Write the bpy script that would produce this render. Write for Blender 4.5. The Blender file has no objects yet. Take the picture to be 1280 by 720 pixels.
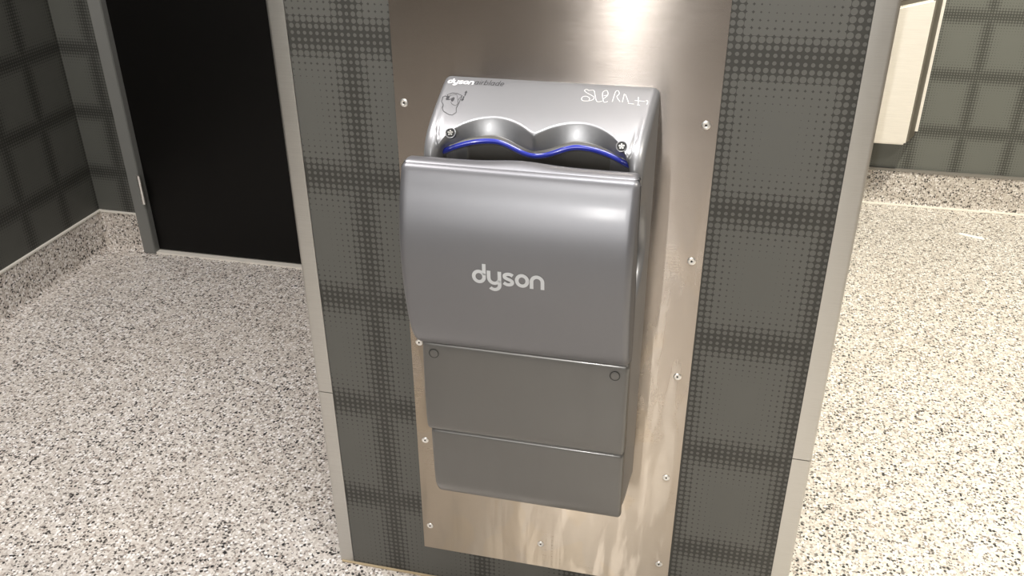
import bpy, bmesh, math, random
from mathutils import Vector, Matrix
random.seed(4)
S = bpy.context.scene
COL = S.collection

# ------------------------------------------------------------------ camera, world, lights, exposure
cam_d = bpy.data.cameras.new('camera'); cam = bpy.data.objects.new('camera', cam_d); COL.objects.link(cam)
RX = (0.97307154, 0.10436322, -0.20552397)
RY = (0.23040062, -0.46698768, 0.85372013)
RZ = (-0.00688018, -0.87808361, -0.47845777)
cam.matrix_world = Matrix(((RX[0], -RX[1], -RX[2], 0.0), (RY[0], -RY[1], -RY[2], -1.1918), (RZ[0], -RZ[1], -RZ[2], 1.332), (0, 0, 0, 1)))
cam_d.sensor_width = 36; cam_d.lens = 1112.66 / 1280 * 36; cam_d.clip_start = 0.02
S.camera = cam
w = bpy.data.worlds.new('world'); S.world = w; w.use_nodes = True
w.node_tree.nodes['Background'].inputs[0].default_value = (0.8, 0.85, 1, 1)
w.node_tree.nodes['Background'].inputs[1].default_value = 0.05
S.view_settings.view_transform = 'Standard'; S.view_settings.look = 'None'
S.view_settings.exposure = 0.0; S.view_settings.gamma = 1.0; S.view_settings.use_curve_mapping = False
S.cycles.caustics_reflective = False; S.cycles.caustics_refractive = False
# round ceiling downlights: x, y, radius, strength (emission), colour
CEIL = 2.6
DOWNLIGHTS = [(-0.10, -0.50, 0.32, 28, (1.0, 0.985, 0.98), 'round downlight in ceiling just in front of the hand dryer wall'),
              (0.95, 1.05, 0.11, 720, (1.0, 0.94, 0.80), 'warm round downlight in ceiling over the right floor'),
              (-1.25, 0.00, 0.10, 410, (1.0, 0.935, 0.91), 'round downlight in ceiling over the left floor by the black door'),
              (1.35, -0.30, 0.10, 330, (1.0, 0.94, 0.84), 'round downlight in ceiling over the right foreground floor')]

STREAK_LIGHT = (-0.62, 1.70, 2.50, 0.03, 1150, (1.0, 0.98, 0.95))      # added unseen upright light, shaped to streak the steel plate: x, z0, z1, width, strength, colour

# ------------------------------------------------------------------ node helpers
class NT:
    def __init__(s, name):
        s.m = bpy.data.materials.new(name); s.m.use_nodes = True
        s.t = s.m.node_tree; s.b = s.t.nodes['Principled BSDF']
    def n(s, typ, **kw):
        nd = s.t.nodes.new(typ)
        for k, v in kw.items(): setattr(nd, k, v)
        return nd
    def l(s, a, b): s.t.links.new(a, b)
    def val(s, x, sock):
        if isinstance(x, (int, float)): sock.default_value = x
        else: s.l(x, sock)
    def math(s, op, a, b=None, c=None, clamp=False):
        nd = s.n('ShaderNodeMath', operation=op); nd.use_clamp = clamp
        s.val(a, nd.inputs[0])
        if b is not None: s.val(b, nd.inputs[1])
        if c is not None: s.val(c, nd.inputs[2])
        return nd.outputs[0]
    def mix(s, f, a, b):
        nd = s.n('ShaderNodeMix', data_type='RGBA')
        s.val(f, nd.inputs[0])
        for x, i in ((a, 6), (b, 7)):
            if isinstance(x, tuple): nd.inputs[i].default_value = (*x[:3], 1)
            else: s.l(x, nd.inputs[i])
        return nd.outputs[2]
    def pos(s):
        return s.n('ShaderNodeNewGeometry').outputs['Position']
    def noise(s, vec, scale, detail=3, rough=.5, sc=None, dist=0):
        if sc:
            mp = s.n('ShaderNodeMapping'); mp.inputs['Scale'].default_value = sc; s.l(vec, mp.inputs[0]); vec = mp.outputs[0]
        nd = s.n('ShaderNodeTexNoise'); s.l(vec, nd.inputs['Vector'])
        nd.inputs['Scale'].default_value = scale; nd.inputs['Detail'].default_value = detail; nd.inputs['Roughness'].default_value = rough
        nd.inputs['Distortion'].default_value = dist
        return nd.outputs[0]
    def ramp(s, f, stops, const=False):
        nd = s.n('ShaderNodeValToRGB'); cr = nd.color_ramp
        if const: cr.interpolation = 'CONSTANT'
        while len(cr.elements) < len(stops): cr.elements.new(.5)
        for e, (p, c) in zip(cr.elements, stops): e.position = p; e.color = (*c, 1)
        s.l(f, nd.inputs[0]); return nd.outputs[0]
    def maprange(s, f, a, b, c, d):
        nd = s.n('ShaderNodeMapRange'); s.l(f, nd.inputs[0])
        for i, v in enumerate((a, b, c, d)): nd.inputs[i+1].default_value = v
        return nd.outputs[0]
    def bump(s, h, strength, dist=.001):
        nd = s.n('ShaderNodeBump'); nd.inputs['Strength'].default_value = strength; nd.inputs['Distance'].default_value = dist
        s.l(h, nd.inputs['Height']); s.l(nd.outputs[0], s.b.inputs['Normal'])
    def set(s, **kw):
        for k, v in kw.items():
            k = k.replace('_', ' ')
            i = s.b.inputs[k]
            if isinstance(v, tuple): i.default_value = (*v, 1) if len(v) == 3 else v
            elif isinstance(v, (int, float)): i.default_value = v
            else: s.l(v, i)
        return s.m

def simple(name, col, rough=.5, metal=0, **kw):
    t = NT(name); return t.set(Base_Color=col, Roughness=rough, Metallic=metal, **kw)

def wallpaper(name, ax, px=.0096, x0=-.0042, pz=.00975, z0=1.0400, light=(.104, .103, .093), dark=(.037, .036, .031), wrap=False):
    t = NT(name)
    sp = t.n('ShaderNodeSeparateXYZ'); P = t.pos(); t.l(P, sp.inputs[0])
    hc = t.math('ADD', sp.outputs[0], sp.outputs[1]) if wrap else sp.outputs[ax]
    u = t.math('DIVIDE', t.math('SUBTRACT', hc, x0), px)
    v = t.math('DIVIDE', t.math('SUBTRACT', sp.outputs[2], z0), pz)
    cu = t.math('ROUND', u); fu = t.math('SUBTRACT', u, cu)
    cv = t.math('ADD', t.math('FLOOR', v), .5); fv = t.math('SUBTRACT', v, cv)
    du = t.math('ADD', t.math('PINGPONG', cu, 9.0), .5); dv = t.math('PINGPONG', cv, 11.0)
    d = t.math('MINIMUM', du, dv)
    ra = t.math('MULTIPLY_ADD', d, .085, .235); rb = t.math('MULTIPLY_ADD', d, .032, .442)
    k = t.math('LESS_THAN', d, 3.0)
    r = t.math('ADD', t.math('MULTIPLY', ra, k), t.math('MULTIPLY', rb, t.math('SUBTRACT', 1, k)))
    r = t.math('MULTIPLY_ADD', t.math('SUBTRACT', t.noise(P, 260, 1), .5), .05, r)
    dist = t.math('SQRT', t.math('ADD', t.math('MULTIPLY', fu, fu), t.math('MULTIPLY', fv, fv)))
    mask = t.math('LESS_THAN', dist, r)
    n = t.noise(P, 9, 4, .6)
    c = t.mix(mask, dark, light)
    # little chips and scuffs
    sc = t.math('GREATER_THAN', t.noise(P, 130, 2, .6, sc=(1, 1, .5)), .80)
    c = t.mix(t.math('MULTIPLY', sc, .7), c, (.45, .44, .40))
    return t.set(Base_Color=c, Roughness=t.maprange(n, .3, .7, .42, .6))

def terrazzo(name, tint=(1, 1, 1)):
    t = NT(name); P = t.pos()
    def vor(scale, feat='F1'):
        v = t.n('ShaderNodeTexVoronoi'); v.feature = feat
        t.l(P, v.inputs['Vector']); v.inputs['Scale'].default_value = scale
        return v
    v1 = vor(135); v2 = vor(260)
    s1 = t.n('ShaderNodeSeparateColor'); t.l(v1.outputs['Color'], s1.inputs[0])
    s2 = t.n('ShaderNodeSeparateColor'); t.l(v2.outputs['Color'], s2.inputs[0])
    T = lambda a, b, c: (a*tint[0], b*tint[1], c*tint[2])
    big = t.ramp(s1.outputs[0], [(0, T(.018, .017, .017)), (.115, T(.17, .155, .14)), (.19, T(.36, .31, .27)), (.30, T(.54, .50, .45)), (.48, T(.66, .62, .575)), (.72, T(.88, .86, .84))], True)
    small = t.ramp(s2.outputs[0], [(0, T(.03, .027, .025)), (.09, T(.22, .20, .18)), (.2, T(.55, .50, .45)), (.6, T(.72, .685, .63))], True)
    pick = t.math('LESS_THAN', v1.outputs['Distance'], .46)
    c = t.mix(pick, small, big)
    n = t.noise(P, 2.2, 5, .6)
    c = t.mix(t.maprange(n, .45, .75, 0, .25), c, T(.42, .36, .29))
    m = t.set(Base_Color=c, Roughness=t.maprange(n, .3, .7, .38, .55))
    return m

def steel(name, base=(.385, .348, .318), rough=.18, aniso=1.0, streak=True, smear_reflect=False):
    t = NT(name); P = t.pos()
    br = t.noise(P, 14, 5, .7, sc=(1.2, 1, 90))           # fine horizontal brush lines
    br2 = t.noise(P, 5, 3, .6)
    rg = t.maprange(t.math('ADD', t.math('MULTIPLY', br, .6), t.math('MULTIPLY', br2, .6)), .35, .85, rough-.02, rough+.04)
    c = t.mix(t.maprange(br, .35, .65, 0, 1), tuple(x*.90 for x in base), base)
    if smear_reflect:
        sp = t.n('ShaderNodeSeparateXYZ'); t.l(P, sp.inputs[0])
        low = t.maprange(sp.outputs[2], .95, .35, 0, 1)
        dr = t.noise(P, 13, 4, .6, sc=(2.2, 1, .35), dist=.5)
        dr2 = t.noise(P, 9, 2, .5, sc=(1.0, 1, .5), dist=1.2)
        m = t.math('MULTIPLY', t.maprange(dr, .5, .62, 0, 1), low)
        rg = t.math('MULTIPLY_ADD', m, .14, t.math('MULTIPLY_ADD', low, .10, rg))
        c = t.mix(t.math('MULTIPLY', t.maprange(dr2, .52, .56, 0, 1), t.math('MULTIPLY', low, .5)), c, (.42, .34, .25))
        c = t.mix(t.math('MULTIPLY', low, .6), c, (.50, .42, .32))  # tan floor reflection on the lower plate, put into the base colour
    tn = t.n('ShaderNodeTangent'); tn.direction_type = 'UV_MAP'
    t.l(tn.outputs[0], t.b.inputs['Tangent'])
    wv = t.noise(P, 9, 2, .5, sc=(2.2, 1, .55), dist=.6)
    amp = t.math('MULTIPLY_ADD', low, 1.3, .07) if smear_reflect else .25
    t.bump(t.math('ADD', t.math('MULTIPLY', br, .10), t.math('MULTIPLY', wv, amp)), .25, .0011)
    return t.set(Base_Color=c, Metallic=1.0, Roughness=rg, Anisotropic=aniso)

def paint(name, base, rough, metal=.75, coat=.35, clean=True):
    t = NT(name); P = t.pos()
    if clean: return t.set(Base_Color=base, Roughness=rough, Metallic=metal, Coat_Weight=coat, Coat_Roughness=.14)
    n = t.noise(P, 7, 4, .6)
    st = t.noise(P, 18, 3, .6, sc=(1, 1, .25))
    c = t.mix(t.maprange(st, .45, .8, 0, .18), base, tuple(x*.72 for x in base))
    return t.set(Base_Color=c, Roughness=t.maprange(n, .3, .7, rough-.03, rough+.05), Metallic=metal, Coat_Weight=coat, Coat_Roughness=.12)

M = {}
M['paper'] = wallpaper('dotted_wallpaper_front', 0, wrap=True)
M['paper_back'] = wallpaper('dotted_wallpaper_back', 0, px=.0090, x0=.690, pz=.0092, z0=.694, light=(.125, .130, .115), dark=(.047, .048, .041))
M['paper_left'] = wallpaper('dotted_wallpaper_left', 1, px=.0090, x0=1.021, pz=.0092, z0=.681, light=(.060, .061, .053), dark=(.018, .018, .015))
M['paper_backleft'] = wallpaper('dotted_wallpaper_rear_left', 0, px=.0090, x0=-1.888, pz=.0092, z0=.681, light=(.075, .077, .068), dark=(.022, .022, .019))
M['terrazzo'] = terrazzo('terrazzo_floor')
M['terrazzo_base'] = terrazzo('terrazzo_base', (.86, .85, .84))
M['steel'] = steel('brushed_steel_plate', smear_reflect=True)
M['guard'] = steel('steel_corner_guard', base=(.62, .61, .58), rough=.36, aniso=.4)
M['shell'] = paint('silver_shell_paint', (.20, .202, .216), .42, .62, .12)
M['head'] = paint('silver_head_paint', (.295, .30, .312), .40, .58, .12)
M['bodyp'] = paint('silver_side_paint', (.34, .335, .32), .34)
M['lower'] = paint('grey_lower_paint', (.15, .147, .141), .36, .45, .35, False)
M['cavity'] = simple('dark_cavity_plastic', (.12, .117, .11), .35)
M['black'] = simple('black_gloss', (.002, .0018, .0016), .4, Specular_IOR_Level=.2)
M['blue'] = simple('blue_strip', (.03, .045, .42), .22, Coat_Weight=.6, Coat_Roughness=.08)
M['chrome'] = simple('chrome_metal', (.86, .85, .82), .33, 1)
M['pin'] = simple('dark_recess', (.01, .01, .01), .5)
M['logo'] = simple('pale_grey_print', (.62, .64, .66), .45)
M['white'] = simple('white_print', (.86, .87, .88), .45)
M['ink'] = simple('dark_grey_print', (.03, .03, .034), .5)
M['scratch'] = simple('bare_scratch', (.92, .92, .90), .4)
M['outline'] = simple('dark_seam', (.01, .01, .01), .6)
M['frame'] = simple('grey_frame_paint', (.155, .158, .148), .42)
M['cream'] = steel('satin_steel_bin', base=(.96, .93, .86), rough=.5, aniso=.3)
M['rim'] = simple('shaded_rim', (.16, .145, .115), .45, .3)  # dark colour stands in for shade on the cabinet's sloping side
M['ceiling'] = simple('white_ceiling_tile', (.60, .59, .56), .8)
M['farwall'] = simple('brown_grey_far_wall', (.12, .10, .082), .6)
M['strip'] = simple('pale_edge_strip', (.72, .69, .62), .4)
M['strip_grey'] = simple('grey_edge_strip', (.25, .24, .22), .4, .5)
M['caulk'] = simple('tan_sealant', (.52, .42, .27), .6)
M['patch'] = simple('white_patch', (.95, .94, .90), .4)

# ------------------------------------------------------------------ mesh helpers
def link(name, me, mat, parent=None, loc=(0, 0, 0), smooth=None):
    o = bpy.data.objects.new(name, me); COL.objects.link(o)
    if mat is not None: me.materials.append(mat)
    o.parent = parent; o.location = loc
    if smooth is not None:
        me.polygons.foreach_set('use_smooth', [True]*len(me.polygons))
        me.set_sharp_from_angle(angle=math.radians(smooth))
    return o
def from_bm(name, bm, mat, parent=None, loc=(0, 0, 0), smooth=None, recalc=True):
    if recalc: bmesh.ops.recalc_face_normals(bm, faces=bm.faces)
    me = bpy.data.meshes.new(name); bm.to_mesh(me); bm.free()
    return link(name, me, mat, parent, loc, smooth)
def box(bm, x0, x1, y0, y1, z0, z1):
    vs = [bm.verts.new((x, y, z)) for x in (x0, x1) for y in (y0, y1) for z in (z0, z1)]
    for f in ((0, 1, 3, 2), (4, 6, 7, 5), (0, 4, 5, 1), (2, 3, 7, 6), (0, 2, 6, 4), (1, 5, 7, 3)):
        bm.faces.new([vs[i] for i in f])
def boxes(name, bxs, mat, parent=None, loc=(0, 0, 0), bevel=0, kind=None):
    bm = bmesh.new()
    for b in bxs: box(bm, *b)
    if bevel: bmesh.ops.bevel(bm, geom=list(bm.edges), offset=bevel, segments=2, affect='EDGES')
    o = from_bm(name, bm, mat, parent, loc, 40 if bevel else None)
    if kind: o['kind'] = kind
    return o
def struct(name, bxs, mat, bevel=0): return boxes(name, bxs, mat, bevel=bevel, kind='structure')
def uv_xz(o, sx=1, ax=0):
    me = o.data; uv = me.uv_layers.new(name='UVMap')
    for lp in me.loops:
        co = me.vertices[lp.vertex_index].co; uv.data[lp.index].uv = (co[2], co[ax]*sx)
def thing(name, label, cat, loc=(0, 0, 0), group=None):
    o = bpy.data.objects.new(name, None); COL.objects.link(o); o.empty_display_size = .05
    o.location = loc; tag(o, label, cat, group); return o
def tag(o, label, cat, group=None):
    o['label'] = label; o['category'] = cat
    if group: o['group'] = group
    return o
def prism(name, prof, axis, a, b, mat, kind=None, smooth=35):
    """extrude a 2D profile [(p, z)] along x or y; p maps to the other horizontal axis"""
    bm = bmesh.new(); rings = []
    for t in (a, b):
        rings.append([bm.verts.new((t, p, z) if axis == 'x' else (p, t, z)) for p, z in prof])
    n = len(prof)
    for i in range(n): bm.faces.new((rings[0][i], rings[0][(i+1) % n], rings[1][(i+1) % n], rings[1][i]))
    bm.faces.new(rings[0]); bm.faces.new(rings[1][::-1])
    o = from_bm(name, bm, mat, smooth=smooth)
    if kind: o['kind'] = kind
    return o
def lerp_tab(tab, x):
    if x <= tab[0][0]: return tab[0][1]
    for (a, b), (c, d) in zip(tab[:-1], tab[1:]):
        if x <= c: return b + (d-b)*(x-a)/(c-a)
    return tab[-1][1]
def catmull(pts, n=6):
    out = []
    P = [pts[0]] + list(pts) + [pts[-1]]
    for i in range(1, len(P)-2):
        p0, p1, p2, p3 = P[i-1], P[i], P[i+1], P[i+2]
        for k in range(n):
            t = k/n
            out.append(tuple(.5*((2*b)+(-a+c)*t+(2*a-5*b+4*c-d)*t*t+(-a+3*b-3*c+d)*t**3) for a, b, c, d in zip(p0, p1, p2, p3)))
    out.append(tuple(pts[-1])); return out
def resample(pts, n):
    L = [0]
    for a, b in zip(pts[:-1], pts[1:]): L.append(L[-1]+math.dist(a, b))
    out = []
    j = 0
    for i in range(n):
        s = L[-1]*i/(n-1)
        while j < len(L)-2 and L[j+1] < s: j += 1
        t = 0 if L[j+1] == L[j] else (s-L[j])/(L[j+1]-L[j])
        out.append(tuple(a+(b-a)*t for a, b in zip(pts[j], pts[j+1])))
    return out

# ------------------------------------------------------------------ room
XL, XR, YB, YF = -2.0, 2.3, 2.14, -4.6
WL, WR = -.643, .2
struct('floor', [(XL-.1, XR+.1, YF-.1, YB+.1, -.08, 0)], M['terrazzo'])
struct('ceiling', [(XL-.1, XR+.1, YF-.1, YB+.1, CEIL, CEIL+.08)], M['ceiling'])
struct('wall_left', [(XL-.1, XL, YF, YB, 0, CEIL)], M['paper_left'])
struct('wall_right', [(XR, XR+.1, YF, YB, 0, CEIL)], M['farwall'])
struct('wall_front', [(XL, XR, YF-.1, YF, 0, CEIL)], M['farwall'])
struct('wall_back_right', [(WR, XR, YB, YB+.1, 0, CEIL)], M['paper_back'])
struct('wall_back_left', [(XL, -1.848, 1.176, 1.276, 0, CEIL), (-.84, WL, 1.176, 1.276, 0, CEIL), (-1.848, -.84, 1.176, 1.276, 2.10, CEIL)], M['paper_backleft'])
struct('wall_center', [(WL+.001, WR-.001, 0, YB, .0, CEIL)], M['paper'])
# black door with grey frame
struct('trim_1', [(-1.848, -1.803, 1.155, 1.276, 0, 2.10), (-.885, -.84, 1.155, 1.276, 0, 2.10), (-1.803, -.885, 1.155, 1.276, 2.055, 2.10)], M['frame'], .002)
door = struct('door_1', [(-1.801, -.887, 1.178, 1.222, .010, 2.053)], M['black'])
struct('trim_2', [(-1.803, -.885, 1.160, 1.25, 0, .006)], M['strip'])
def cyl(bm, p0, p1, r, n=20):
    p0, p1 = Vector(p0), Vector(p1); d = (p1-p0); q = d.to_track_quat('Z', 'Y')
    rings = [[bm.verts.new(p + q @ Vector((r*math.cos(2*math.pi*i/n), r*math.sin(2*math.pi*i/n), 0))) for i in range(n)] for p in (p0, p1)]
    for i in range(n): bm.faces.new((rings[0][i], rings[0][(i+1) % n], rings[1][(i+1) % n], rings[1][i]))
    bm.faces.new(rings[0][::-1]); bm.faces.new(rings[1])
bm = bmesh.new()
cyl(bm, (-1.802, 1.152, .185), (-1.802, 1.152, .285), .006)
for k in range(1, 5): cyl(bm, (-1.802, 1.152, .185+.02*k-.0006), (-1.802, 1.152, .185+.02*k+.0006), .0068)

h = from_bm('hinge', bm, M['chrome'], door, smooth=40)
# terrazzo cove bases
def cove(wall, sgn, h=.134):
    pts = [(0, 0), (.026, 0), (.019, .0025), (.013, .008), (.009, .016), (.007, .028), (.006, h), (0, h)]
    return [(wall+sgn*p, z) for p, z in pts]
prism('baseboard_left', cove(XL, 1), 'y', YF, 1.176, M['terrazzo_base'], 'structure')
prism('baseboard_back_left', cove(1.176, -1), 'x', XL, -1.8495, M['terrazzo_base'], 'structure')
prism('baseboard_back_right', cove(YB, -1, .132), 'x', WR, XR, M['terrazzo_base'], 'structure')
struct('trim_3', [(XL, XL+.009, YF, 1.176, .134, .139)], M['strip'])
struct('trim_4', [(XL, -1.8495, 1.167, 1.176, .134, .138), (-1.852, -1.8485, 1.1655, 1.176, 0, .138)], M['strip'])
struct('trim_5', [(WR, XR, YB-.010, YB, .132, .142)], M['strip_grey'])
prism('trim_6', [(YB-.006, 0), (YB-.022, 0), (YB-.021, .005), (YB-.017, .007), (YB-.006, .008)], 'x', WR, .858, M['strip'], 'structure')
prism('trim_7', [(YB-.006, 0), (YB-.022, 0), (YB-.021, .005), (YB-.017, .007), (YB-.006, .008)], 'x', .8605, XR, M['strip'], 'structure')
struct('trim_8', [(WL+.002, WR, -.0045, 0, 0, .004)], M['caulk'], .001)

# stainless corner guards (L profile wrapped round the wall end, each in an upper and a lower length)
def guard(xc, sgn, z0, z1, label, wd=.027):
    bm = bmesh.new(); t = .0016
    # profile in (x, y): flange on the front, bend, flange on the side
    pr = [(0, .0), (wd-.0, .0), (wd, -t), (.0035, -t)]
    arc = [(.0035-(.0035+t)*math.sin(a), .002 - (.002+t)*math.cos(a)) for a in [i*math.pi/2/5 for i in range(1, 6)]]
    pr = [(0, 0), (wd, 0), (wd, -t)] + [(.0035, -t)] + arc + [(-t, .05), (0, .05)]
    rings = [[bm.verts.new((xc+sgn*x, y, z)) for x, y in pr] for z in (z0, z1)]
    n = len(pr)
    for i in range(n): bm.faces.new((rings[0][i], rings[0][(i+1) % n], rings[1][(i+1) % n], rings[1][i]))
    bm.faces.new(rings[0]); bm.faces.new(rings[1][::-1])
    o = from_bm('corner_guard', bm, M['guard'], smooth=30); uv_xz(o)
    return tag(o, label, 'corner guard', 'steel corner guards')
guard(WL, 1, .4135, 2.3, 'upper stainless corner guard on the left edge of wallpapered wall, next to black door')
guard(WL, 1, .004, .4120, 'lower stainless corner guard on the left edge of wallpapered wall, reaching the floor')
guard(WR, -1, .4095, 2.3, 'upper stainless corner guard on the right edge of wallpapered wall, beside cream dispenser', .028)
guard(WR, -1, .004, .4080, 'lower stainless corner guard on the right edge of wallpapered wall, reaching the floor', .028)

# ------------------------------------------------------------------ stainless back plate with screws
plate = thing('steel_back_plate', 'tall brushed stainless steel back plate screwed to wall behind the hand dryer', 'wall plate', (-.2305, -.0006, .079))
bm = bmesh.new()
vs = []
X0b, X0t, X1b, X1t = -.4632, -.4565, -.0025, .003
for y in (0, -.0012):
    vs.append([bm.verts.new(p) for p in ((X0b+.2305, y, 0), (X1b+.2305, y, 0), (X1t+.2305, y, 1.36), (X0t+.2305, y, 1.36))])
bm.faces.new(vs[0]); bm.faces.new(vs[1][::-1])
for i in range(4): bm.faces.new((vs[0][i], vs[0][(i+1) % 4], vs[1][(i+1) % 4], vs[1][i]))
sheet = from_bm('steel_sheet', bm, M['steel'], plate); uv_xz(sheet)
def make_screw():
    bm = bmesh.new(); n = 20
    prof = [(.0062, 0), (.0062, .0007), (.0054, .0013), (.0036, .0016), (.0028, .0013), (.0018, .0012)]
    rings = [[bm.verts.new((r*math.cos(2*math.pi*i/n), -h, r*math.sin(2*math.pi*i/n))) for i in range(n)] for r, h in prof]
    for a, b in zip(rings[:-1], rings[1:]):
        for i in range(n): bm.faces.new((a[i], a[(i+1) % n], b[(i+1) % n], b[i]))
    bm.faces.new(rings[-1])
    o = from_bm('screw', bm, M['chrome'], plate, smooth=50)
    bm = bmesh.new(); cyl(bm, (0, -.0010, 0), (0, -.0015, 0), .0016, 12)
    c = from_bm('screw_recess', bm, M['pin'], o)
    return o, c
s0, c0 = make_screw()
first = True
for (x, z) in [(-.445, 1.157), (-.445, .952), (-.446, .748), (-.4465, .543), (-.4475, .338), (-.449, .135),
               (-.013, 1.155), (-.015, .948), (-.016, .742), (-.020, .538), (-.022, .333), (-.020, .134), (-.236, .135)]:
    if first: o, c = s0, c0; first = False
    else:
        o = s0.copy(); COL.objects.link(o); c = c0.copy(); COL.objects.link(c); c.parent = o
    o.location = (x+.2305, -.0012, z-.079)

# ------------------------------------------------------------------ hand dryer
DZ = .333
dryer = thing('hand_dryer', 'silver grey wall-mounted blade hand dryer with blue curved strip on the steel plate', 'hand dryer', (-.2305, -.0021, DZ))
def loft(name, loop_fn, hw, r, nx, mat, parent, smooth=40, hwfn=None, k=6):
    """loop_fn(x) -> closed list of (depth, z); swept along x with rounded side edges"""
    xs = [(-(hw-r) - r*math.sin(a), r*(1-math.cos(a))) for a in [math.pi/2*(1-i/k) for i in range(k)]]
    xs += [(-(hw-r) + 2*(hw-r)*i/nx, 0) for i in range(nx+1)]
    xs += [((hw-r) + r*math.sin(a), r*(1-math.cos(a))) for a in [math.pi/2*(i+1)/k for i in range(k)]]
    bm = bmesh.new(); rings = []
    for x, off in xs:
        lp = loop_fn(max(-(hw-r), min(hw-r, x)))
        n = len(lp)
        area = sum(lp[i][0]*lp[(i+1) % n][1]-lp[(i+1) % n][0]*lp[i][1] for i in range(n))
        sg = 1 if area > 0 else -1
        out = []
        for i, (d, z) in enumerate(lp):
            if off > 0 and d > 1e-4:
                a, b = lp[i-1], lp[(i+1) % n]
                tx, tz = b[0]-a[0], b[1]-a[1]; L = math.hypot(tx, tz) or 1
                nx_, nz_ = tz/L*sg, -tx/L*sg     # outward
                d2, z2 = d - nx_*off, z - nz_*off
                d2 = max(0, d2)
            else: d2, z2 = d, (z-off if z > .99 else z)
            xx = x * (hwfn(d2, z2) if hwfn else 1)
            out.append(bm.verts.new((xx, -d2, z2-DZ)))
        rings.append(out)
    n = len(rings[0])
    for a, b in zip(rings[:-1], rings[1:]):
        for i in range(n): bm.faces.new((a[i], a[(i+1) % n], b[(i+1) % n], b[i]))
    bm.faces.new(rings[0]); bm.faces.new(rings[-1][::-1])
    return from_bm(name, bm, mat, parent, smooth=smooth)

PROF = [(0, .995), (.01, .9925), (.04, .982), (.08, .967), (.108, .953), (.124, .938), (.132, .920), (.132, .908), (.125, .896)]
PROFC = catmull(PROF, 8)
def prof_z(d):
    return lerp_tab([(p[0], p[1]) for p in PROFC if True][:41], d)
def g_in(x): return .5+.5*math.cos(math.pi*min(1, abs(x)/.058))
def ridge_d(x):
    a = abs(x)
    if a < .058: t = (.058-math.sqrt(a*a+.000016))/.058; return .082+.027*t*t
    t = (a-.058)/.066; return .082+.036*min(1.2, t)**2
def strip_z(x):
    a = abs(x)
    up = .9455-.35*(.100-sdep(x))
    if a < .058: return up-.0160*g_in(x)
    t = (a-.058)/.066; return up-.0190*t*t
def sdep(x): return .100-.010*(1-max(0, min(1, (ridge_d(x)-.082)/.027)))
SD = .100                                              # depth of the blue strip
def head_loop(x):
    nA, nB, nC, nD = 26, 12, 10, 16
    # plain column
    top = [p for p in PROFC if p[1] > .9545]
    A1 = resample(top, nA)
    e = A1[-1]
    nose = [e] + [p for p in PROFC if p[1] <= .9545]
    B1 = resample(nose, nB+1)[1:]
    C1 = resample([(.125, .896), (.110, .882), (.092, .868), (.074, .852)], nC+1)[1:]
    # scooped column
    rd = ridge_d(x); rz = prof_z(rd); zs = strip_z(x); SD = sdep(x)
    topA = [p for p in PROFC if p[0] < rd-.001 and p[1] > .93] + [(rd, rz)]
    A2 = resample(topA, nA)
    # the scoop: over the ridge, then steeply down to the strip
    cx_, cz_ = rd+.001+.0035*max(0, min(1, (SD-rd)/.012+.5)), rz-.009
    q = [((1-t)**2*rd+2*t*(1-t)*cx_+t*t*SD, (1-t)**2*rz+2*t*(1-t)*cz_+t*t*zs) for t in [i/10 for i in range(11)]]
    B2 = resample(q, nB+1)[1:]
    C2 = resample([(SD, zs), (SD-.002, zs-.004), (SD-.012, zs-.008), (SD-.016, zs-.02), (.080, .880), (.078, .850)], nC+1)[1:]
    w = min(1, max(0, (abs(x)-.127)/(.139-.127))); w = w*w*(3-2*w)
    mixl = lambda P, Q: [(q_[0]*(1-w)+p_[0]*w, q_[1]*(1-w)+p_[1]*w) for p_, q_ in zip(P, Q)]
    F = mixl(A1, A2) + mixl(B1, B2) + mixl(C1, C2)
    D = resample([(.078, .850), (.058, .830), (.048, .800), (.050, .775), (.066, .752), (.095, .738), (.128, .734), (.148, .732)], nD+1)[1:]
    low = [(.160, .725), (.163, .705), (.160, .67), (.156, .63), (.155, .58), (.154, .53), (.149, .49), (.144, .45), (.142, .41), (.136, .378), (.122, .356), (.100, .343), (.07, .334), (.03, .333), (0, .333)]
    return F + D + low + [(0, .5), (0, .7), (0, .85)]
body = loft('body', head_loop, .1515, .011, 200, M['head'], dryer, 65, hwfn=lambda d, z: 1-.30*d, k=7)
# dark liner inside the hand slot (follows the slot wall below the strip)
def liner_loop(x):
    zs = strip_z(x); SD = sdep(x)
    top = (zs-.009); kk = .022*max(0, (abs(x)-.098)/.022)
    f = [(SD-.011-kk, top), (SD-.0145-kk, top-.012), (.081-kk, .880), (.0795, .852), (.0595, .831), (.0495, .800)]
    b = [(d-.004, z-.001) for d, z in f[::-1]]
    return f + b
loft('slot_liner', liner_loop, .121, .001, 60, M['cavity'], dryer, 50, k=2)
# blue strip: a tube following the double arch
bm = bmesh.new(); path = [(-.1285+.257*i/120) for i in range(121)]
pp = [Vector((x, -(sdep(x)+.0006), strip_z(x)-.0058-DZ)) for x in path]
rings = []
for i, p in enumerate(pp):
    t = (pp[min(i+1, 120)]-pp[max(i-1, 0)]).normalized(); nrm = Vector((0, -1, 0)); bn = t.cross(nrm).normalized()
    rr = .0039*min(1, math.sqrt(max(.02, 1-(max(0, abs(path[i])-.1230)/.0057)**2)))
    rings.append([bm.verts.new(p + nrm*rr*.9*math.cos(a)+bn*rr*math.sin(a)) for a in [2*math.pi*k/10 for k in range(10)]])
for a, b in zip(rings[:-1], rings[1:]):
    for k in range(10): bm.faces.new((a[k], a[(k+1) % 10], b[(k+1) % 10], b[k]))
bm.faces.new(rings[0][::-1]); bm.faces.new(rings[-1])
st = from_bm('light_strip', bm, M['blue'], dryer, smooth=60); st['label'] = 'glossy blue double arched strip'
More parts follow.
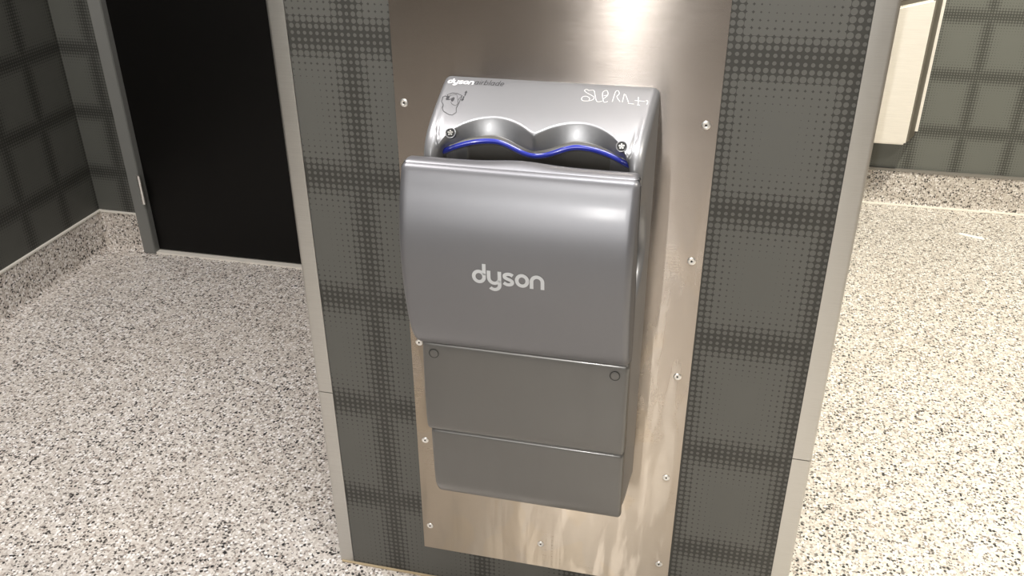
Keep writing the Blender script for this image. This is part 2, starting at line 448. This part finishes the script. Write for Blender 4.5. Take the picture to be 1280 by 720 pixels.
# dark channel behind the strip
bm = bmesh.new(); rings = []
path2 = [(-.1305+.261*i/120) for i in range(121)]
pp2 = [Vector((x, -(sdep(x)-.0022), strip_z(x)-.0042-DZ)) for x in path2]
for i, p in enumerate(pp2):
    t = (pp2[min(i+1, 120)]-pp2[max(i-1, 0)]).normalized(); nrm = Vector((0, -1, 0)); bn = t.cross(nrm).normalized()
    rings.append([bm.verts.new(p + nrm*.0044*math.cos(a)+bn*.0072*math.sin(a)) for a in [2*math.pi*k/10 for k in range(10)]])
for a, b in zip(rings[:-1], rings[1:]):
    for k in range(10): bm.faces.new((a[k], a[(k+1) % 10], b[(k+1) % 10], b[k]))
bm.faces.new(rings[0][::-1]); bm.faces.new(rings[-1])
from_bm('strip_channel', bm, M['cavity'], dryer, smooth=60)

# front shell and its lip
SH = [(.196, .940), (.2045, .936), (.211, .922), (.220, .90), (.2285, .868), (.2325, .835), (.232, .80), (.227, .76), (.2165, .715), (.203, .686), (.186, .669), (.170, .6635)]
SHC = catmull(SH, 5)
def shell_loop(x):
    inner = [(.158, .672), (.157, .72), (.160, .76), (.172, .80), (.182, .85), (.181, .90), (.178, .930), (.184, .934)]
    return SHC + resample(inner, 20)
def shellw(d, z): return 1.0 - .25*(d-.15)
shell = loft('front_shell', shell_loop, .1515, .009, 60, M['shell'], dryer, 50, hwfn=shellw)
def shell_d(z):
    tab = sorted((p[1], p[0]) for p in SHC); return lerp_tab(tab, z)
def lip_loop(x):
    b = .0040*math.exp(-(x/.040)**2)
    return [(.197, .9375), (.1985, .9395), (.1965, .9412), (.191, .9420+b*.5), (.184, .9420+b), (.177, .9405+b), (.1735, .9370+b*.6), (.172, .930), (.175, .925), (.19, .925)]
loft('shell_lip', lip_loop, .1475, .006, 60, M['shell'], dryer, 60)

def cov1(x): return catmull([(.140, .6595), (.158, .6605), (.167, .6575), (.1705, .647), (.1725, .60), (.1735, .55), (.172, .515), (.166, .502), (.150, .4985), (.140, .4985)], 4)
def cov2(x): return catmull([(.130, .4945), (.148, .496), (.1555, .4925), (.158, .483), (.157, .44), (.155, .395), (.151, .377), (.139, .3575), (.124, .3535), (.122, .372), (.122, .42), (.124, .47)], 4)
lc = loft('lower_cover', cov1, .1485, .006, 30, M['lower'], dryer, 50); lc['label'] = 'darker grey upper band with two round plugs'
bc = loft('base_cover', cov2, .1475, .006, 30, M['lower'], dryer, 50); bc['label'] = 'darker grey bottom band'

# ribbons printed or scratched on the surfaces
def ribbon(bm, pts, hw, fn):
    pts = [Vector(p) for p in pts]; L = []; R = []
    for i, p in enumerate(pts):
        a = pts[max(0, i-1)]; b = pts[min(len(pts)-1, i+1)]
        t = (b-a); t = t.normalized() if t.length > 1e-9 else Vector((1, 0)); n = Vector((-t.y, t.x))
        L.append(bm.verts.new(fn(p+n*hw))); R.append(bm.verts.new(fn(p-n*hw)))
    for i in range(len(pts)-1): bm.faces.new((L[i], R[i], R[i+1], L[i+1]))
def arc(cx, cy, rx, ry, a0, a1, n=18):
    return [(cx+rx*math.cos(math.radians(a0+(a1-a0)*i/n)), cy+ry*math.sin(math.radians(a0+(a1-a0)*i/n))) for i in range(n+1)]
def seg(p, q, n=6): return [(p[0]+(q[0]-p[0])*i/n, p[1]+(q[1]-p[1])*i/n) for i in range(n+1)]
DYSON = [arc(9.4, 10, 6.9, 7.4, 0, 360, 32), seg((16.3, 28.4), (16.3, 9.5)),
         seg((22.5, 19.8), (22.5, 10)) + arc(29.6, 10, 7.1, 7.5, 180, 360)[1:],
         seg((36.7, 19.8), (36.7, 0.5)) + arc(29.6, .2, 7.1, 7.0, 0, -140)[1:],
         catmull([(54.2, 15.6), (51.0, 17.3), (47.2, 17.4), (43.8, 15.8), (43.6, 12.8), (46.2, 11.0), (50.0, 9.6), (53.2, 7.4), (53.0, 4.2), (49.8, 2.5), (46, 2.6), (42.2, 4.7)], 4),
         arc(66.4, 10, 6.9, 7.4, 0, 360, 32),
         seg((78.8, 0), (78.8, 10.5)) + arc(85.9, 10.5, 7.1, 7.0, 180, 0)[1:] + seg((93, 10.5), (93, 0))[1:]]
def shell_pt(p):                                     # p = (x, z) in metres
    d = shell_d(p[1]); return Vector((p[0]*shellw(d, 0), -d-.0005, p[1]-DZ))
bm = bmesh.new()
for s in DYSON: ribbon(bm, [(-.0530+u*.001, .7972+v*.00101) for u, v in s], .0024, shell_pt)
lg = from_bm('logo', bm, M['logo'], shell, recalc=False); lg['label'] = 'pale lettering dyson on front shell'
def head_pt(p):                                      # p = (x, depth)
    z = prof_z(p[1]); e = .001
    s = (prof_z(p[1]+e)-z)/e; n = Vector((-s, 1)).normalized()
    return Vector((p[0], -(p[1]+n.x*.0004), z+n.y*.0004-DZ))
bm = bmesh.new()
K = .000395
tx = lambda u, v, x0, y0, ks=K, sl=.12: (x0+u*(ks if ks == K else .00031)+v*ks*sl, y0-v*ks*1.0)
for s in DYSON: ribbon(bm, [tx(u, v, -.1425, .0185) for u, v in s], .00105, head_pt)
t1 = from_bm('print_logo', bm, M['white'], body, recalc=False); t1['label'] = 'small white lettering dyson'
def g_a(x): return [arc(x+9, 9.5, 7, 7.5, 0, 360, 24), seg((x+16, 18.5), (x+16, 1))]
def g_i(x): return [seg((x+3, 18), (x+3, 1)), seg((x+3, 23.5), (x+3, 26))]
def g_r(x): return [seg((x+3, 18), (x+3, 1)), arc(x+10, 11, 7, 6, 170, 80)]
def g_b(x): return [arc(x+10, 9.5, 7, 7.5, 0, 360, 24), seg((x+3, 28), (x+3, 1))]
def g_l(x): return [seg((x+3, 28), (x+3, 1))]
def g_d(x): return [arc(x+9, 9.5, 7, 7.5, 0, 360, 24), seg((x+16, 28), (x+16, 1))]
def g_e(x): return [seg((x+2.5, 9.8), (x+16, 9.8)), arc(x+9, 9.5, 7, 7.5, 0, 320, 22)]
AIR = []; x = 0
for g, wd in ((g_a, 22), (g_i, 8), (g_r, 14), (g_b, 22), (g_l, 8), (g_a, 22), (g_d, 22), (g_e, 20)):
    AIR += g(x); x += wd
bm = bmesh.new()
for s in AIR: ribbon(bm, [tx(u, v, -.1040, .0180, .00042) for u, v in s], .0005, head_pt)
t2 = from_bm('print_name', bm, M['ink'], body, recalc=False); t2['label'] = 'small dark lettering airblade'
# hand-motion pictogram
bm = bmesh.new()
OUT = [(-.1325, .0477), (-.1346, .0437), (-.1289, .0389), (-.1211, .0396), (-.1134, .0432), (-.1137, .0613), (-.1145, .0696), (-.1123, .0775), (-.1163, .0832), (-.1211, .0827), (-.1302, .0771), (-.1338, .0714), (-.1342, .0646), (-.1386, .0581), (-.1395, .0484), (-.1364, .0461), (-.1325, .0477)]
ribbon(bm, OUT, .00040, head_pt)
ribbon(bm, catmull([(-.1253, .0582), (-.1223, .0621), (-.117, .0643), (-.1148, .06), (-.1167, .0533), (-.1134, .0432)], 4), .00028, head_pt)
ribbon(bm, catmull([(-.1320, .047), (-.128, .0435), (-.1215, .0425), (-.117, .0533)], 4), .00022, head_pt)
def disc(bm, c, rx, ry, fn, n=14): bm.faces.new([bm.verts.new(fn(Vector((c[0]+rx*math.cos(2*math.pi*i/n), c[1]+ry*math.sin(2*math.pi*i/n))))) for i in range(n)])
for c in ((-.1322, .0508), (-.1243, .0531)):
    disc(bm, c, .0021, .0036, head_pt)
    for k in range(4): ribbon(bm, [(c[0]+(k-1.5)*.0011, c[1]-.002), (c[0]+(k-1.5)*.0013-.0002, c[1]-.0062+abs(k-1.5)*.0012)], .00036, head_pt)
ribbon(bm, [(-.131, .0535), (-.1255, .0515)], .0006, head_pt)
for (x, a, b) in ((-.1099, .0330, .0430), (-.1107, .0545, .0445)):
    s_ = 1 if b > a else -1
    ribbon(bm, [(x, a+s_*.003), (x+.0002, b)], .0008, head_pt)
    vs = [bm.verts.new(head_pt(Vector(p))) for p in ((x-.0002, a-s_*.0008), (x-.0022, a+s_*.0036), (x+.0020, a+s_*.0036))]
    bm.faces.new(vs)
pc = from_bm('pictogram', bm, M['ink'], body, recalc=False); pc['label'] = 'dark outline pictogram of hands in a dryer with up and down arrows'
# scratched writing
G = [[(0.0568, 0.0163), (0.0532, 0.0139), (0.051, 0.0168), (0.0545, 0.0212), (0.0604, 0.025), (0.0658, 0.0295), (0.0658, 0.0344), (0.0624, 0.0371), (0.0575, 0.0385), (0.0521, 0.0381), (0.05, 0.0343), (0.0512, 0.0302), (0.0558, 0.0288), (0.0606, 0.0326), (0.0604, 0.0373)], [(0.0568, .0163), (0.0635, 0.0156), (0.0669, 0.026), (0.0714, 0.0382), (0.0781, 0.0369)], [(0.0787, 0.0142), (0.076, 0.0202), (0.0803, 0.038), (0.0857, 0.0368)], [(0.0784, 0.0256), (0.0836, 0.0228), (0.0815, 0.0146), (0.0787, 0.0142)], [(0.0783, 0.0333), (0.0838, 0.0244)], [(0.0916, 0.0369), (0.0921, 0.0269), (0.0929, 0.0152), (0.096, 0.0132), (0.0984, 0.0197), (0.0961, 0.0259), (0.1018, 0.0359)], [(0.1049, 0.0362), (0.1051, 0.0157), (0.1132, 0.0364)], [(0.1124, 0.0381), (0.1207, 0.0389)], [(0.1245, 0.0238), (0.1262, 0.0406)], [(0.1207, 0.0314), (0.1341, 0.0321)], [(0.1351, 0.0313), (0.1367, 0.0299), (0.1379, 0.0324), (0.1374, 0.0383)], [(0.1249, 0.0401), (0.1287, 0.0404)]]
bm = bmesh.new()
for gl in G: ribbon(bm, catmull(gl, 4) if len(gl) > 3 else resample(gl, 6), .00043, head_pt)
sc = from_bm('scratched_writing', bm, M['scratch'], body, recalc=False); sc['label'] = 'white scratched graffiti on the top right'
# security screws in the head, each a black recess with a chrome screw
def head_screw(x, d):
    p = head_pt(Vector((x, d))); e = .001; s = (prof_z(d+e)-prof_z(d-e))/(2*e)
    n = Vector((0, -(-s), 1)).normalized()
    p = Vector((p.x, p.y, p.z)); n = Vector((0, -.80, .60))
    bm = bmesh.new(); cyl(bm, p-n*.004, p+n*.0010, .0066, 28)
    r_ = from_bm('screw_recess', bm, M['pin'], body, smooth=50)
    bm = bmesh.new(); q = n.to_track_quat('Z', 'Y')
    N = 28; rr = []
    for r, hh in ((.0072, .0004), (.0072, .0014), (.0066, .0016), (.0061, .0012), (.0061, .0004)):
        rr.append([bm.verts.new(p + q @ Vector((r*math.cos(2*math.pi*i/N), r*math.sin(2*math.pi*i/N), hh))) for i in range(N)])
    for a, b in zip(rr[:-1], rr[1:]):
        for i in range(N): bm.faces.new((a[i], a[(i+1) % N], b[(i+1) % N], b[i]))
    from_bm('recess_rim', bm, M['head'], r_, smooth=50)
    bm = bmesh.new()
    for k in range(5):
        a = 2*math.pi*k/5+.4
        c = p + q @ Vector((.0026*math.cos(a), .0026*math.sin(a), .0011))
        cyl(bm, c, c+n*.0010, .0012, 10)
    cyl(bm, p+n*.0010, p+n*.0024, .0011, 10)
    from_bm('screw_head', bm, M['chrome'], r_, smooth=50)
head_screw(-.1105, .1118); head_screw(.1155, .1133)
# round plugs in the lower cover
CV = sorted((z, d) for d, z in cov1(0) if d > .165)
def cover_pt(p, e=.0006): return Vector((p[0], -(lerp_tab(CV, p[1])+e), p[1]-DZ))
for x in (-.1305, .1295):
    zc = .6410
    bm = bmesh.new(); ribbon(bm, arc(x, zc, .0068, .0068, 0, 360, 40), .00045, lambda p: cover_pt(p, .0009))
    from_bm('plug_ring', bm, M['outline'], lc, recalc=False)
    bm = bmesh.new(); rr = [[bm.verts.new(cover_pt((x+r*math.cos(2*math.pi*i/36), zc+r*math.sin(2*math.pi*i/36)), e)) for i in range(36)] for r, e in ((.0066, -.0005), (.0066, .0005), (.0062, .0007), (.003, .0007), (.0005, .0007))]
    for a, b in zip(rr[:-1], rr[1:]):
        for i in range(36): bm.faces.new((a[i], a[(i+1) % 36], b[(i+1) % 36], b[i]))
    bm.faces.new(rr[-1])
    from_bm('plug', bm, M['lower'], lc, smooth=40)
# service tab outline on the right flank
bm = bmesh.new()
ribbon(bm, catmull([(.150, .748), (.136, .744), (.131, .735), (.128, .690), (.133, .676), (.150, .664)], 5), .0005, lambda p: Vector((.1519*(1-.30*p.x)+.0003, -p.x, p.y-DZ)))
from_bm('side_tab_seam', bm, M['outline'], body, recalc=False)

# ------------------------------------------------------------------ cream steel dispenser on the right rear wall
disp = thing('waste_dispenser', 'cream satin metal dispenser cabinet mounted on the right rear wall', 'dispenser', (.53, YB, .262))
def rb(bm, x0, x1, y0, y1, z0, z1, r, seg_=3):
    box(bm, x0, x1, y0, y1, z0, z1)
def frustum(bm, x0, x1, y0, z0, z1, tp, sh=0, sh0=0):
    # front face at y0, flaring out to the wall by tp; sh tilts the top edge, sh0 the bottom edge
    F = [(x0, z0+sh0*x0), (x1, z0+sh0*x1), (x1, z1+sh*x1), (x0, z1+sh*x0)]
    B = [(x0-tp, z0+sh0*x0), (x1+tp, z0+sh0*x1), (x1+tp, z1+sh*x1), (x0-tp, z1+sh*x0)]
    f = [bm.verts.new((x, y0, z)) for x, z in F]; b = [bm.verts.new((x, -.003, z)) for x, z in B]
    bm.faces.new(f); bm.faces.new(b[::-1])
    for i in range(4): bm.faces.new((f[i], f[(i+1) % 4], b[(i+1) % 4], b[i]))
    es = [e for e in bm.edges if not all(abs(v.co.y+.003) < 1e-6 for v in e.verts)]
    bmesh.ops.bevel(bm, geom=es, offset=.007, segments=4, affect='EDGES')
bm = bmesh.new(); frustum(bm, -.17, .122, -.10, .0, .468, .002, .27)
o = from_bm('cabinet', bm, M['cream'], disp, smooth=40); uv_xz(o)
bm = bmesh.new(); frustum(bm, -.165, .118, -.096, .480, .78, .002, 0, .27)
o = from_bm('upper_door', bm, M['cream'], disp, smooth=40); uv_xz(o)
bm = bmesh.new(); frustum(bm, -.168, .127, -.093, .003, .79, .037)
o = from_bm('shaded_side', bm, M['rim'], disp, smooth=40)
bm = bmesh.new(); frustum(bm, -.16, .118, -.080, .458, .490, .026, .27, .27)
o = from_bm('neck', bm, M['frame'], disp, smooth=40)
bm = bmesh.new(); box(bm, -.210, .171, -.010, -.0005, .006, .80)
bmesh.ops.bevel(bm, geom=[e for e in bm.edges if abs(e.verts[0].co.y-e.verts[1].co.y) > .005], offset=.02, segments=5, affect='EDGES')
o = from_bm('wall_flange', bm, M['cream'], disp, smooth=40); uv_xz(o)

# small flat white strip on the right floor
bm = bmesh.new()
vs = [(-.047, .017), (-.03, .024), (.030, .004), (.040, -.009), (.034, -.021), (-.028, .006)]
lo = [bm.verts.new((x, y, 0.0002)) for x, y in vs]; hi = [bm.verts.new((x, y, .0007)) for x, y in vs]
bm.faces.new(hi); bm.faces.new(lo[::-1])
for i in range(6): bm.faces.new((lo[i], lo[(i+1) % 6], hi[(i+1) % 6], hi[i]))
patch = from_bm('floor_patch', bm, M['patch'], loc=(.899, 1.894, 0)); tag(patch, 'small flat white strip on the right terrazzo floor', 'patch')

# ------------------------------------------------------------------ ceiling lamps (out of frame; they light the room)
def emis(name, col, s):
    t = NT(name); t.set(Base_Color=(0, 0, 0)); t.b.inputs['Emission Color'].default_value = (*col, 1); t.b.inputs['Emission Strength'].default_value = s; return t.m
for i, (x, y, r, s, c, lab) in enumerate(DOWNLIGHTS):
    L = thing('ceiling_downlight', lab, 'ceiling light', (x, y, CEIL), 'ceiling downlights')
    bm = bmesh.new(); cyl(bm, (0, 0, 0), (0, 0, -.006), r+.018, 32); from_bm('trim_ring', bm, M['ceiling'], L, smooth=40)
    bm = bmesh.new(); cyl(bm, (0, 0, -.0062), (0, 0, -.010), r, 32); from_bm('diffuser', bm, emis('downlight_glow', c, 3), L, smooth=40)
    ld = bpy.data.lights.new('downlight_lamp', 'AREA'); ld.shape = 'DISK'; ld.size = 2*r; ld.color = c; ld.energy = s*math.pi*math.pi*r*r
    lo_ = bpy.data.objects.new('downlight_lamp', ld); COL.objects.link(lo_); lo_.parent = L; lo_.location = (0, 0, -.012)

x, z0, z1, wd, st_, c = STREAK_LIGHT
L = thing('added_streak_light', 'added unseen upright light behind the camera for the streak on the steel plate', 'wall lamp', (x, YF, z0))
boxes('streak_light_back', [(-wd/2-.012, wd/2+.012, .0005, .03, -.03, z1-z0+.03)], M['ceiling'], L, bevel=.004)
boxes('streak_light_face', [(-wd/2, wd/2, .0302, .036, 0, z1-z0)], emis('streak_glow', c, 3), L)
ld = bpy.data.lights.new('streak_area_light', 'AREA'); ld.shape = 'RECTANGLE'; ld.size = wd; ld.size_y = z1-z0; ld.color = c; ld.energy = st_*math.pi*wd*(z1-z0)
lo_ = bpy.data.objects.new('streak_area_light', ld); COL.objects.link(lo_); lo_.parent = L; lo_.location = (0, .038, (z1-z0)/2); lo_.rotation_euler = (math.pi/2, 0, 0)
